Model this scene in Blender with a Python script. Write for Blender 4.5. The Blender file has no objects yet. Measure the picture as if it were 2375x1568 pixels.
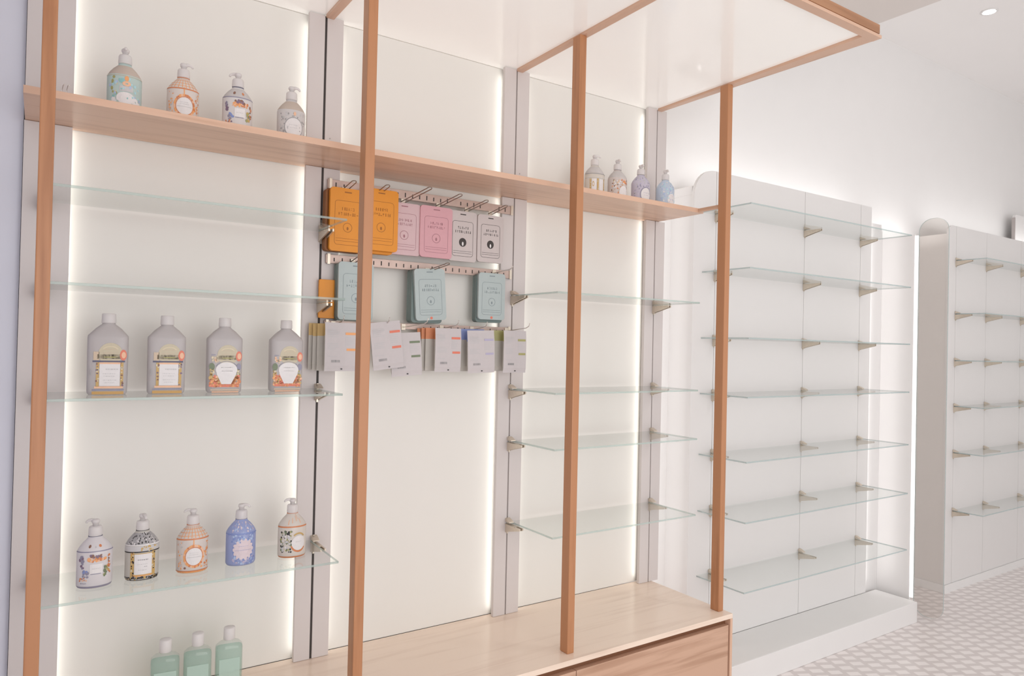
import bpy, bmesh, math, random
from mathutils import Vector, Matrix
random.seed(7)
C = bpy.context.scene.collection
sc = bpy.context.scene
PI = math.pi

# ------------------------------------------------------------------ camera
cam_d = bpy.data.cameras.new('camera'); cam = bpy.data.objects.new('camera', cam_d); C.objects.link(cam)
cam_d.sensor_fit = 'HORIZONTAL'; cam_d.sensor_width = 36.0; cam_d.lens = 1645.963 / 2375 * 36.0
cam_d.clip_start = .02; cam_d.clip_end = 60
R_ = Vector((0.83220186, -0.55402057, 0.0223892)); U_ = Vector((-0.02476223, 0.00320394, 0.99968823)); F_ = Vector((0.55391958, 0.83249681, 0.01105247))
M = Matrix.Identity(4)
for i in range(3): M[i][0] = R_[i]; M[i][1] = U_[i]; M[i][2] = -F_[i]
M.translation = Vector((-0.9025, -2.71405, 1.77873))
cam.matrix_world = M
sc.camera = cam

# ------------------------------------------------------------------ world, exposure, large lights
w = bpy.data.worlds.new('shop_daylight'); sc.world = w; w.use_nodes = True
bg = w.node_tree.nodes['Background']; bg.inputs[0].default_value = (1.0, .985, .975, 1); bg.inputs[1].default_value = 1.05
sc.view_settings.view_transform = 'Standard'; sc.view_settings.look = 'None'
sc.view_settings.exposure = 0.0; sc.view_settings.gamma = 1.0; sc.view_settings.use_curve_mapping = False
sc.cycles.max_bounces = 10; sc.cycles.transparent_max_bounces = 24; sc.cycles.diffuse_bounces = 6
sc.cycles.caustics_reflective = False; sc.cycles.caustics_refractive = False
sc.cycles.sample_clamp_indirect = 4.0

def area(name, loc, direction, sx, sy, power, col=(1, .985, .97), up=None, spread=180):
    l = bpy.data.lights.new(name, 'AREA'); l.shape = 'RECTANGLE'; l.size = sx; l.size_y = sy; l.energy = power; l.color = col
    l.spread = math.radians(spread)
    o = bpy.data.objects.new(name, l); C.objects.link(o); o.location = loc
    d = Vector(direction).normalized()
    yv = Vector(up) if up else (Vector((0, 0, 1)) if abs(d.z) < .9 else Vector((0, 1, 0)))
    xv = yv.cross(-d).normalized(); yv = (-d).cross(xv)
    m = Matrix.Identity(3); m.col[0] = xv; m.col[1] = yv; m.col[2] = -d
    o.rotation_euler = m.to_euler()
    return o
# ceiling lamps over the aisle
for i, (x, y, p) in enumerate([(1.2, -2.9, 40), (3.2, -2.6, 14), (5.4, -2.4, 4)]):
    area('ceiling_lamp_light', (x, y, 4.1), (0, .25, -1), .5, .5, p)
# soft fill added behind the camera to brighten the bottles and shelves
area('front_fill_light', (.5, -5.6, 1.7), (0, 1, 0), 3.0, 2.4, 75, (1, .99, .985))
# LED strips hidden behind the edges of the fixture's uprights, washing the three back panels
WARM = (1, .98, .92)
for k in range(3):
    x0, x1 = -.9 + .9 * k, .9 * k
    for x, s in ((x0 + .052, 1), (x1 - .052, -1)):
        area('bay_led_light', (x, .024, 1.80), (s, .38, 0), .006, 2.45, .5, WARM)
# LED behind the right edge of the fixture and both edges of the white wall unit
area('edge_led_light', (1.885, .10, 1.52), (1, .3, 0), .02, 2.85, 1.8, (1, .97, .95))
area('edge_led_light', (3.876, .0105, 1.45), (1, .12, 0), .012, 2.5, 1.1, (1, .98, .97))
# uplights on top of the wall units and of the canopy
area('uplight', (3.05, .065, 2.715), (0, .02, 1), 1.7, .06, 1.4, (1, .99, .98))
area('uplight', (5.85, .02, 2.79), (0, .02, 1), 1.9, .06, 1.5, (1, .99, .98))
area('uplight', (4.4, .04, 2.6), (0, .05, 1), .5, .06, .8, (1, .99, .98))
area('canopy_uplight', (.5, -.6, 3.16), (0, 0, 1), 2.4, .6, 9, (1, .93, .78))

# ------------------------------------------------------------------ materials
def new_mat(name):
    m = bpy.data.materials.new(name); m.use_nodes = True
    nt = m.node_tree; return m, nt, nt.nodes, nt.links
def plain(name, col, rough=.5, metal=0.0, spec=.5, noise=.0, nscale=30, transl=0.0):
    m, nt, N, L = new_mat(name); b = N['Principled BSDF']
    b.inputs['Base Color'].default_value = (*col, 1); b.inputs['Roughness'].default_value = rough
    b.inputs['Metallic'].default_value = metal; b.inputs['Specular IOR Level'].default_value = spec
    if noise:
        tc = N.new('ShaderNodeTexCoord'); n = N.new('ShaderNodeTexNoise'); n.inputs['Scale'].default_value = nscale; n.inputs['Detail'].default_value = 4
        L.new(tc.outputs['Object'], n.inputs['Vector'])
        mx = N.new('ShaderNodeMix'); mx.data_type = 'RGBA'
        mx.inputs['A'].default_value = (*[c * (1 - noise) for c in col], 1); mx.inputs['B'].default_value = (*[min(1, c * (1 + noise)) for c in col], 1)
        L.new(n.outputs['Fac'], mx.inputs['Factor']); L.new(mx.outputs['Result'], b.inputs['Base Color'])
    if transl:
        t = N.new('ShaderNodeBsdfTranslucent'); t.inputs['Color'].default_value = (*col, 1)
        ms = N.new('ShaderNodeMixShader'); ms.inputs[0].default_value = transl
        L.new(b.outputs[0], ms.inputs[1]); L.new(t.outputs[0], ms.inputs[2]); L.new(ms.outputs[0], N['Material Output'].inputs[0])
    return m
def wood(name, axis, dark=(.365, .155, .068), light=(.48, .222, .105), rough=.38):
    m, nt, N, L = new_mat(name); b = N['Principled BSDF']
    tc = N.new('ShaderNodeTexCoord'); mp = N.new('ShaderNodeMapping')
    s = [22, 22, 22]; s[axis] = 1.3; mp.inputs['Scale'].default_value = s
    L.new(tc.outputs['Object'], mp.inputs['Vector'])
    n = N.new('ShaderNodeTexNoise'); n.inputs['Scale'].default_value = 1.6; n.inputs['Detail'].default_value = 7; n.inputs['Distortion'].default_value = .35
    L.new(mp.outputs[0], n.inputs['Vector'])
    n2 = N.new('ShaderNodeTexNoise'); n2.inputs['Scale'].default_value = .28; n2.inputs['Detail'].default_value = 3; n2.inputs['Distortion'].default_value = 1.2
    L.new(mp.outputs[0], n2.inputs['Vector'])
    mt = N.new('ShaderNodeMath'); mt.operation = 'ADD'; L.new(n.outputs['Fac'], mt.inputs[0]); L.new(n2.outputs['Fac'], mt.inputs[1])
    cr = N.new('ShaderNodeValToRGB'); cr.color_ramp.elements[0].position = .78; cr.color_ramp.elements[1].position = 1.22
    m2 = N.new('ShaderNodeMath'); m2.operation = 'MULTIPLY'; m2.inputs[1].default_value = 1.0
    L.new(mt.outputs[0], m2.inputs[0]); L.new(m2.outputs[0], cr.inputs[0])
    cr.color_ramp.elements[0].position = .75; cr.color_ramp.elements[1].position = 1.0
    cr.color_ramp.elements[0].color = (*dark, 1); cr.color_ramp.elements[1].color = (*light, 1)
    L.new(cr.outputs[0], b.inputs['Base Color']); b.inputs['Roughness'].default_value = rough
    return m
def self_lit(name, col, rough, s, spec=.5):  # even emission added to brighten a panel
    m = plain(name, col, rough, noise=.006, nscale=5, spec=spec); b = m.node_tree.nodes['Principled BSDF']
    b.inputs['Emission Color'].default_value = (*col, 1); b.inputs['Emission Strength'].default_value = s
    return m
def glass(name, tint=(.975, .99, .985), strength=.9, rough=.02, veil=0.0, veilcol=(.8, .85, .83)):
    m, nt, N, L = new_mat(name); N.remove(N['Principled BSDF'])
    t = N.new('ShaderNodeBsdfTransparent'); t.inputs[0].default_value = (*tint, 1)
    g = N.new('ShaderNodeBsdfGlossy'); g.inputs['Roughness'].default_value = rough
    f = N.new('ShaderNodeFresnel'); f.inputs[0].default_value = 1.45
    mu = N.new('ShaderNodeMath'); mu.operation = 'MULTIPLY'; mu.inputs[1].default_value = strength; L.new(f.outputs[0], mu.inputs[0])
    ge = N.new('ShaderNodeNewGeometry'); iv = N.new('ShaderNodeMath'); iv.operation = 'SUBTRACT'; iv.inputs[0].default_value = 1; L.new(ge.outputs['Backfacing'], iv.inputs[1])
    m0 = N.new('ShaderNodeMath'); m0.operation = 'MULTIPLY'; L.new(mu.outputs[0], m0.inputs[0]); L.new(iv.outputs[0], m0.inputs[1])
    ms = N.new('ShaderNodeMixShader'); L.new(m0.outputs[0], ms.inputs[0])
    src = t
    if veil:
        d = N.new('ShaderNodeBsdfDiffuse'); d.inputs[0].default_value = (*veilcol, 1)
        m1 = N.new('ShaderNodeMixShader'); m1.inputs[0].default_value = veil
        L.new(t.outputs[0], m1.inputs[1]); L.new(d.outputs[0], m1.inputs[2]); src = m1
    L.new(src.outputs[0], ms.inputs[1]); L.new(g.outputs[0], ms.inputs[2]); L.new(ms.outputs[0], N['Material Output'].inputs[0])
    return m
def emit(name, col, s):
    m, nt, N, L = new_mat(name); b = N['Principled BSDF']
    b.inputs['Base Color'].default_value = (*col, 1); b.inputs['Emission Color'].default_value = (*col, 1); b.inputs['Emission Strength'].default_value = s
    return m

WHITE = plain('white_paint', (.80, .79, .785), .55, noise=.015, nscale=6)
BOARD = plain('white_laminate', (.755, .74, .735), .35, noise=.01, nscale=8)
STRIP = plain('lilac_white_board', (.66, .615, .605), .45, noise=.015, nscale=10)
PANEL = self_lit('warm_white_panel', (.755, .74, .705), .6, .02)
DAYTINT = plain('daylight_tinted_wall', (.70, .715, .80), .7, noise=.03, nscale=3)  # bluish daylight on the left wall is put into this colour
CEIL = plain('ceiling_paint', (.88, .865, .86), .7, noise=.01, nscale=4)
SOFFIT = self_lit('gloss_canopy_glow', (.84, .825, .80), .10, .25, .6)  # canopy panels given an added glow to brighten the underside
WOODX = wood('oak_board_lengthwise', 0, (.55, .335, .225), (.69, .455, .33), .3); WOODZ = wood('oak_upright', 2); WOODY = wood('oak_board_crosswise', 1, (.55, .335, .225), (.69, .455, .33), .3)
WOODD = wood('oak_drawer_lengthwise', 0, (.45, .265, .175), (.60, .385, .275), .34)
WOODF = wood('oak_fascia_shaded', 0, (.36, .175, .09), (.46, .24, .13))  # shade on the fascia front is put into a darker oak
WOODT = wood('oak_worktop_lit', 0, (.78, .62, .51), (.88, .73, .61), .22)  # same oak made paler, the light on the worktop put into its colour
WOODP = wood('oak_panel_upright', 2, (.55, .335, .225), (.69, .455, .33), .3)
DARK = plain('dark_slot', (.055, .045, .042), .6, noise=.1); SLOT = plain('grey_slot_metal', (.42, .38, .37), .45, metal=.4, noise=.05)
SHADOWGAP = plain('brown_gap_board', (.20, .085, .04), .6, noise=.1)
NICKEL = plain('brushed_nickel', (.70, .62, .52), .35, metal=.7, noise=.08, nscale=90)
RAILM = plain('rosy_steel', (.55, .42, .37), .38, metal=.5, noise=.12, nscale=40)
WIRE = plain('dark_wire', (.30, .24, .20), .35, metal=.7, noise=.05)
CHROME = plain('bright_wire', (.72, .66, .62), .3, metal=.7, noise=.05)
PANE = glass('clear_shelf_glass'); EDGE = glass('green_glass_edge', (.74, .82, .795), .5, .15, .5, (.56, .66, .63))
EDGE2 = glass('grey_glass_edge', (.66, .74, .74), .5, .15, .6, (.50, .58, .58))
FIN = glass('grey_tinted_glass', (.94, .925, .91), .5, .03, .08, (.6, .58, .56))
LED = emit('lit_strip', (1, .985, .97), 1.6); LAMP = emit('lamp_disc', (1, .98, .95), 6)

# floor: lattice of pale rhombic tiles in grey grout
def floor_mat():
    m, nt, N, L = new_mat('rhombus_tiles'); b = N['Principled BSDF']
    tc = N.new('ShaderNodeTexCoord'); sx = N.new('ShaderNodeSeparateXYZ'); L.new(tc.outputs['Object'], sx.inputs[0])
    def mth(op, a, bb):
        n = N.new('ShaderNodeMath'); n.operation = op
        for i, v in enumerate((a, bb)):
            if isinstance(v, (int, float)): n.inputs[i].default_value = v
            elif v is not None: L.new(v, n.inputs[i])
        return n.outputs[0]
    X, Y = sx.outputs[0], sx.outputs[1]
    vb = mth('DIVIDE', Y, -.0655)
    ua = mth('DIVIDE', mth('SUBTRACT', X, mth('MULTIPLY', vb, -.031)), .1065)
    def inside(c, half):
        f = mth('ABSOLUTE', mth('SUBTRACT', mth('FRACT', c, None), .5), None)
        n = N.new('ShaderNodeMapRange'); n.interpolation_type = 'SMOOTHSTEP'
        n.inputs['From Min'].default_value = half + .035; n.inputs['From Max'].default_value = half - .035
        L.new(f, n.inputs['Value']); return n.outputs[0]
    du = mth('SUBTRACT', mth('FRACT', ua, None), .5)
    mask = mth('MULTIPLY', inside(ua, .36), inside(mth('SUBTRACT', vb, mth('MULTIPLY', du, .65)), .29))
    no = N.new('ShaderNodeTexNoise'); no.inputs['Scale'].default_value = 9; L.new(tc.outputs['Object'], no.inputs['Vector'])
    mx = N.new('ShaderNodeMix'); mx.data_type = 'RGBA'
    mx.inputs['A'].default_value = (.70, .645, .635, 1); mx.inputs['B'].default_value = (.89, .84, .83, 1)
    L.new(mask, mx.inputs['Factor'])
    m2 = N.new('ShaderNodeMix'); m2.data_type = 'RGBA'; m2.blend_type = 'MULTIPLY'; m2.inputs['Factor'].default_value = .25
    L.new(mx.outputs['Result'], m2.inputs['A']); L.new(no.outputs['Color'], m2.inputs['B'])
    L.new(mx.outputs['Result'], b.inputs['Base Color']); b.inputs['Roughness'].default_value = .32
    return m
FLOOR = floor_mat()

# ------------------------------------------------------------------ mesh helpers
class MB:
    def __init__(s): s.bm = bmesh.new()
    def box(s, x0, x1, y0, y1, z0, z1, mi=0, bev=0.0, seg=2):
        n0 = len(s.bm.verts)
        vs = [s.bm.verts.new((x, y, z)) for z in (z0, z1) for y in (y0, y1) for x in (x0, x1)]
        fs = [(0, 2, 3, 1), (4, 5, 7, 6), (0, 1, 5, 4), (2, 6, 7, 3), (0, 4, 6, 2), (1, 3, 7, 5)]
        F = [s.bm.faces.new([vs[i] for i in f]) for f in fs]
        for f in F: f.material_index = mi
        if bev:
            es = list({e for f in F for e in f.edges})
            r = bmesh.ops.bevel(s.bm, geom=es, offset=bev, segments=seg, affect='EDGES', profile=.6)
            for f in r['faces']: f.material_index = mi
        return s
    def prism(s, pts, axis, a0, a1, mi=0, mi_side=None):
        """polygon pts (2D) extruded along axis (0,1,2) from a0 to a1"""
        def mk(p, a):
            if axis == 0: return (a, p[0], p[1])
            if axis == 1: return (p[0], a, p[1])
            return (p[0], p[1], a)
        A = [s.bm.verts.new(mk(p, a0)) for p in pts]; B = [s.bm.verts.new(mk(p, a1)) for p in pts]
        f1 = s.bm.faces.new(A); f2 = s.bm.faces.new(B[::-1]); f1.material_index = f2.material_index = mi
        n = len(pts)
        for i in range(n):
            f = s.bm.faces.new((A[i], B[i], B[(i + 1) % n], A[(i + 1) % n])); f.material_index = mi if mi_side is None else mi_side
        return s
    def loft(s, rings, mi=0, cap=True):
        prev = None; R = []
        for r in rings:
            R.append([s.bm.verts.new(p) for p in r])
        for a, b in zip(R, R[1:]):
            n = len(a)
            for i in range(n):
                f = s.bm.faces.new((a[i], a[(i + 1) % n], b[(i + 1) % n], b[i])); f.material_index = mi; f.smooth = True
        if cap:
            f = s.bm.faces.new(R[0][::-1]); f.material_index = mi; f = s.bm.faces.new(R[-1]); f.material_index = mi
        return s
    def lathe(s, prof, cx=0, cy=0, n=24, mi=0, ky=1.0):
        return s.loft([[(cx + r * math.cos(2 * PI * i / n), cy + ky * r * math.sin(2 * PI * i / n), z) for i in range(n)] for z, r in prof], mi)
    def tube(s, pts, r, n=8, mi=0):
        P = [Vector(p) for p in pts]; rings = []
        for i, p in enumerate(P):
            d = (P[min(i + 1, len(P) - 1)] - P[max(i - 1, 0)]).normalized()
            a = Vector((0, 0, 1)) if abs(d.z) < .9 else Vector((1, 0, 0))
            u = d.cross(a).normalized(); v = d.cross(u)
            rr = r[i] if isinstance(r, (list, tuple)) else r
            rings.append([tuple(p + u * rr * math.cos(2 * PI * k / n) + v * rr * math.sin(2 * PI * k / n)) for k in range(n)])
        return s.loft(rings, mi)
    def face(s, pts, mi=0):
        f = s.bm.faces.new([s.bm.verts.new(p) for p in pts]); f.material_index = mi; return s

def link(name, mb, mats, parent=None, world=True, loc=None, smooth=False):
    me = bpy.data.meshes.new(name)
    bmesh.ops.recalc_face_normals(mb.bm, faces=mb.bm.faces[:])
    org = Vector((0, 0, 0))
    if loc is not None: org = Vector(loc)
    elif parent is not None and world:
        q = parent; 
        while q is not None: org += q.location; q = q.parent
    if org.length: bmesh.ops.translate(mb.bm, verts=mb.bm.verts[:], vec=-org)
    mb.bm.to_mesh(me); mb.bm.free()
    for m in (mats if isinstance(mats, (list, tuple)) else [mats]): me.materials.append(m)
    o = bpy.data.objects.new(name, me); C.objects.link(o)
    if parent is not None: o.parent = parent
    elif loc is not None: o.location = loc
    if smooth:
        for p in me.polygons: p.use_smooth = True
    return o
def merge(o, parts):
    """print parts: list of (MB, material), kept inside the part's own mesh as surface pattern"""
    bm = bmesh.new(); bm.from_mesh(o.data)
    for mb, mat in parts:
        o.data.materials.append(mat); mi = len(o.data.materials) - 1
        tmp = bpy.data.meshes.new('tmp'); mb.bm.to_mesh(tmp); mb.bm.free()
        n0 = len(bm.faces); bm.from_mesh(tmp); bpy.data.meshes.remove(tmp)
        bm.faces.ensure_lookup_table()
        for f in bm.faces[n0:]: f.material_index = mi
    bm.to_mesh(o.data); bm.free()
def tag(o, label, cat, group=None):
    o['label'] = label; o['category'] = cat
    if group: o['group'] = group
    return o
def thing(name, label, cat, loc=(0, 0, 0), group=None, rz=0):
    o = bpy.data.objects.new(name, None); C.objects.link(o); o.location = loc; o.rotation_euler = (0, 0, rz)
    o.empty_display_size = .05
    return tag(o, label, cat, group)
def struct(name, mb, m, label=None):
    o = link(name, mb, m); o['kind'] = 'structure'
    return o
def copy_tree(o, parent=None):
    c = o.copy(); C.objects.link(c); c.parent = parent
    for ch in o.children: copy_tree(ch, c)
    return c
def rrect(x0, x1, z0, z1, r, n=6, corners=(1, 1, 1, 1)):
    pts = []
    for (cx, cz, a0, on) in ((x1 - r, z0 + r, -90, corners[0]), (x1 - r, z1 - r, 0, corners[1]), (x0 + r, z1 - r, 90, corners[2]), (x0 + r, z0 + r, 180, corners[3])):
        if on:
            for k in range(n + 1):
                a = math.radians(a0 + 90 * k / n); pts.append((cx + r * math.cos(a), cz + r * math.sin(a)))
        else:
            sx = 1 if a0 in (-90, 0) else -1; sz = 1 if a0 in (0, 90) else -1
            pts.append((cx + sx * r, cz + sz * r))
    return pts

# ------------------------------------------------------------------ the setting
WY = .18
struct('floor', MB().box(-3, 9, -6, WY + .1, -.05, 0), FLOOR)
struct('wall_back', MB().box(-.98, 9, WY, WY + .1, 0, 4.2), WHITE)
struct('wall_left_and_shading_wall', MB().box(-1.6, -.962, .03, WY + .1, 0, 4.2).box(-1.7, -1.25, -1.5, .03, 0, 4.2), DAYTINT)  # front box is an unseen side wall added to shade the left end
struct('shading_wall_right', MB().box(8.6, 8.7, -6, WY + .1, 0, 4.2), WHITE)  # unseen end wall added to darken the far unit
struct('ceiling', MB().box(-3, 9, -6, WY + .1, 4.15, 4.25), CEIL)
struct('trim_1', MB().box(-3, 2.59, -3.2, WY, 3.45, 4.15), plain('bulkhead_paint', (.72, .68, .66), .7, noise=.01, nscale=4))

# ------------------------------------------------------------------ low drawer cabinet
CT = .55
cab = thing('drawer_cabinet', 'long pale oak drawer cabinet running under the three display bays', 'cabinet', (.41, -.26, 0))
link('worktop', MB().box(-.99, 1.829, -.526, .043, CT - .022, CT, bev=.0015), WOODT, cab)
link('side_panel', MB().box(1.813, 1.829, -.526, .043, 0, CT - .022, bev=.001), WOODP, cab)
link('side_panel', MB().box(-.99, -.974, -.526, .043, 0, CT - .022, bev=.001), WOODP, cab)
link('carcass', MB().box(-.974, 1.813, -.495, .043, .06, CT - .022), SHADOWGAP, cab)
link('toe_kick', MB().box(-.974, 1.813, -.46, -.44, 0, .06), SHADOWGAP, cab)
dx = [-.970, -.036, .899, 1.809]
for i in range(3):
    link('drawer_front', MB().box(dx[i] + .0015, dx[i + 1] - .0015, -.520, -.495, .065, CT - .052, bev=.001), WOODD, cab)

# ------------------------------------------------------------------ wooden frame: posts, canopy
ZT = 3.044; DP = .4625; HW = .0172
fr = thing('display_frame', 'oak frame of four posts carrying a white canopy above the drawer cabinet', 'display frame', (.41, -DP, CT))
for k in range(4):
    x = -.9 + .9 * k
    link('post', MB().box(x - HW, x + HW, -DP - HW, -.431, CT, ZT, bev=.0035, seg=2), WOODZ, fr)
    if k == 3: link('shelf_peg', MB().box(x - .008, x + .008, -.431, -.300, 2.460, 2.478, bev=.001), WOODY, fr)
for k in range(4):
    x = -.9 + .9 * k
    x0, x1 = (x - .002, x + .030)
    if k == 3: x0, x1 = 1.842, 1.878
    if k == 3: x0, x1 = 1.802, 1.830
    link('cross_beam', MB().box(x0, x1, -1.125, .0, ZT, ZT + .03, bev=.001), WOODY, fr)
link('front_trim', MB().box(-.99, 1.878, -1.163, -1.125, ZT, ZT + .012, bev=.001), WOODX, fr)
link('end_trim', MB().prism([(1.830, -.01), (1.830, -1.1248), (1.876, -1.1248), (1.850, -.6), (1.831, -.01)], 2, ZT + .0005, ZT + .012), WOODY, fr)
link('fascia', MB().box(-.99, 1.862, -1.155, -1.125, ZT + .012, ZT + .019).box(-.99, 1.872, -1.158, -1.125, ZT + .019, ZT + .055, bev=.001), WOODF, fr)
for k in range(3):
    x = -.9 + .9 * k
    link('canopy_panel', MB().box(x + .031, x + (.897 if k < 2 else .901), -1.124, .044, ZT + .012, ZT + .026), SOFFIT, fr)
link('canopy_top', MB().box(-.99, 1.82, -1.12, .03, ZT + .034, ZT + .05), BOARD, fr)

# ------------------------------------------------------------------ wooden shelf across the bays
tag(link('wooden_shelf', MB().box(-.958, 1.831, -.300, .040, 2.458, 2.480, bev=.0012), WOODX, loc=(.43, -.15, 2.458)),
    'long oak shelf running across all three bays under the canopy', 'shelf')

# ------------------------------------------------------------------ back panels and slotted uprights
names = ['warm white back panel of the left bay behind the bottles', 'warm white back panel of the middle bay behind the hanging packs', 'warm white back panel of the right bay behind the empty glass shelves']
for k in range(3):
    x = -.9 + .9 * k
    tag(link('back_panel', MB().box(x + .008, x + .892, .045, .06, CT + .001, ZT + .01), PANEL, loc=(x + .45, .05, CT)), names[k], 'wall panel')
ul = ['grey white slotted upright at the left end behind the first wooden post', 'slotted upright with a dark slot between the left and middle bays',
      'slotted upright between the middle and right bays', 'slotted upright at the right end of the oak display']
for k in range(4):
    x = -.9 + .9 * k; wl, wr = (.066, .070)
    if k == 0: wl = .060
    u = thing('slotted_upright', ul[k], 'upright', (x, .01, CT), 'slotted uprights of the oak display')
    g = [.004, .0045, .0032, .0028][k]
    for a, b in ((x - wl, x - g), (x + g, x + wr)):
        link('cover_board', MB().box(a, b, 0, .018, CT + .001, 2.457, bev=.001).box(a, b, 0, .018, 2.481, ZT + .008, bev=.001), STRIP, u)
    link('slot_channel', MB().box(x - .012, x + .012, .0185, .042, CT + .001, 2.457).box(x - .012, x + .012, .0185, .042, 2.481, ZT + .008).box(x - g, x + g, .006, .0184, CT + .001, 2.457).box(x - g, x + g, .006, .0184, 2.481, ZT + .008), [DARK, DARK, SLOT, SLOT][k] if k < 2 else SLOT, u)
    if k in (1, 2):
        link('screw', MB().prism([(x + .025 + .003 * math.cos(a * PI / 4), 2.575 + .003 * math.sin(a * PI / 4)) for a in range(8)], 1, -.0012, .0005), SLOT, u)

# ------------------------------------------------------------------ glass shelves with their metal brackets
def bracket(parent, x, zt, yb=0.0, sc_=1.0, left=True):
    """tapered arm under the pane, with a clamp lip and a plate hooked in the slot"""
    L_ = .115 * sc_; z = zt - .0085
    mb = MB()
    for dxx in (-.011, .005):
        mb.prism([(yb, z - .040 * sc_), (yb - .012, z - .035 * sc_), (yb - L_, z - .010), (yb - L_, z), (yb, z)], 0, x + dxx, x + dxx + .006)
    mb.box(x - .013, x + .013, yb - .075, yb, z - .0035, z - .0002, bev=.0008)
    mb.box(x - .0035, x + .0035, yb - .004, yb + .004, z - .046, zt + .018)
    o = link('bracket', mb, NICKEL, parent)
    mb = MB(); mb.prism([(yb - .001, zt + .0003), (yb - .036, zt + .0003), (yb - .034, zt + .004), (yb - .012, zt + .014), (yb - .001, zt + .017)], 0, x - .012, x + .012)
    link('clamp', mb, NICKEL, o)
    return o
def glass_shelf(x0, x1, depth, zt, bx, label, group, yb=0.0, edge=EDGE):
    t = thing('glass_shelf', label, 'glass shelf', ((x0 + x1) / 2, yb - depth / 2, zt - .008), group)
    mb = MB(); mb.box(x0, x1, yb - depth, yb - .003, zt - .008, zt, bev=.0008, seg=1)
    for f in mb.bm.faces:
        f.normal_update()
        f.material_index = 0 if abs(f.normal.z) > .8 or f.normal.y > .5 else 1
    link('pane', mb, [PANE, edge], t)
    for x in bx: bracket(t, x, zt, yb)
    return t
S1 = [2.213, 1.933, 1.598, 1.012]
L1 = ['empty glass shelf in the left bay, highest, just under the oak shelf', 'empty glass shelf in the left bay, second from the top',
      'glass shelf in the left bay carrying four capped bottles', 'glass shelf in the left bay carrying five pump bottles']
for z, l in zip(S1, L1): glass_shelf(-.888, -.012, .312, z, (-.9, 0), l, 'glass shelves in the left bay')
S3 = [2.014, 1.584, 1.346, .975]
L3 = ['empty glass shelf in the right bay, highest of four', 'empty glass shelf in the right bay, second from the top', 'empty glass shelf in the right bay, third from the top', 'empty glass shelf in the right bay, lowest, above the worktop']
for z, l in zip(S3, L3): glass_shelf(.914, 1.790, .325, z, (.9, 1.8), l, 'glass shelves in the right bay')

# ------------------------------------------------------------------ white wall unit in the middle of the wall
B0, B1 = 2.095, 3.873
wu = thing('wall_unit', 'white wall unit with seven glass shelves to the right of the oak display', 'wall unit', (3.0, 0, 0))
slots = [2.276, 3.110, 3.741]
edges = [B0] + slots + [B1]
for i in range(4):
    a, b = edges[i] + (0.0016 if i else 0), edges[i + 1] - (0.0016 if i < 3 else 0)
    if i == 0: pts = rrect(a, b, .137, 2.795, .165, 10, (0, 0, 1, 0))
    else: pts = [(a, .137), (b, .137), (b, 2.795), (a, 2.795)]
    mb = MB(); mb.prism(pts, 1, 0, .02)
    link('back_board', mb, BOARD, wu)
for x in slots: link('slot_channel', MB().box(x - .009, x + .009, .012, .03, .137, 2.79), SLOT, wu)
link('box_body', MB().box(2.105, 4.049, .0205, WY, .0, 2.645).box(2.105, 4.049, .026, WY, 2.645, 2.695, bev=.002), BOARD, wu)
link('plinth', MB().box(2.095, 4.0, -.285, .0, 0, .137, bev=.006), WHITE, wu)
link('side_panel', MB().box(4.05, 4.066, -.205, .15, .0, 2.60, bev=.002), BOARD, wu)
link('light_strip', MB().box(4.047, 4.058, -.226, -.206, .137, 2.59, bev=.002), LED, wu)
mb = MB(); mb.prism(rrect(-.420, -.230, .035, 2.695, .085, 10), 0, 4.052, 4.062, 0, 1)
link('glass_fin', mb, [FIN, EDGE2], wu)
S2 = [2.555, 2.218, 1.850, 1.541, 1.203, .889, .527]
L2 = ['empty glass shelf on the white middle unit, topmost of seven', 'empty glass shelf on the white middle unit, second from the top', 'empty glass shelf on the white middle unit, third from the top',
      'empty glass shelf on the white middle unit, the fourth of seven', 'empty glass shelf on the white middle unit, third from the bottom', 'empty glass shelf on the white middle unit, second from the bottom', 'empty glass shelf on the white middle unit, lowest, above the plinth']
for z, l in zip(S2, L2): glass_shelf(2.165, 3.775, .325, z, slots, l, 'glass shelves on the white middle unit', 0.0, EDGE2)

# ------------------------------------------------------------------ far wall unit
fu = thing('wall_unit', 'white wall unit at the right edge of the picture beyond the grey glass fin', 'wall unit', (5.9, -.09, 0))
D0, DY = 4.775, -.09
fs = [4.885, 5.385, 6.02]
fe = [D0] + fs + [7.0]
for i in range(4):
    a, b = fe[i] + (0.0016 if i else 0), fe[i + 1] - (0.0016 if i < 3 else 0)
    pts = rrect(a, b, .06, 2.765, .05, 8, (0, 0, 1, 0)) if i == 0 else [(a, .06), (b, .06), (b, 2.765), (a, 2.765)]
    mb = MB(); mb.prism(pts, 1, DY, DY + .02); link('back_board', mb, STRIP if 0 else BOARD, fu)
for x in fs: link('slot_channel', MB().box(x - .009, x + .009, DY + .012, DY + .03, .06, 2.76), SLOT, fu)
link('box_body', MB().box(D0 + .002, 7.0, DY + .0205, WY, .0, 2.70), plain('white_side_board', (.74, .71, .695), .5, noise=.01), fu)
link('baseboard', MB().box(D0 - .012, 7.0, DY - .012, DY - .0005, 0, .06, bev=.002).box(D0 - .012, D0 + .001, DY - .0005, WY, 0, .06, bev=.002), WHITE, fu)
S4 = [2.507, 2.10, 1.746, 1.40, 1.05, .61]
L4 = ['empty glass shelf on the far unit, topmost of six', 'empty glass shelf on the far unit, second from the top', 'empty glass shelf on the far unit, third from the top',
      'empty glass shelf on the far unit, third from the bottom', 'empty glass shelf on the far unit, second from the bottom', 'empty glass shelf on the far unit, lowest of six']
for z, l in zip(S4, L4): glass_shelf(4.885, 6.9, .21, z, fs, l, 'glass shelves on the far unit', DY, EDGE2)
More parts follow.
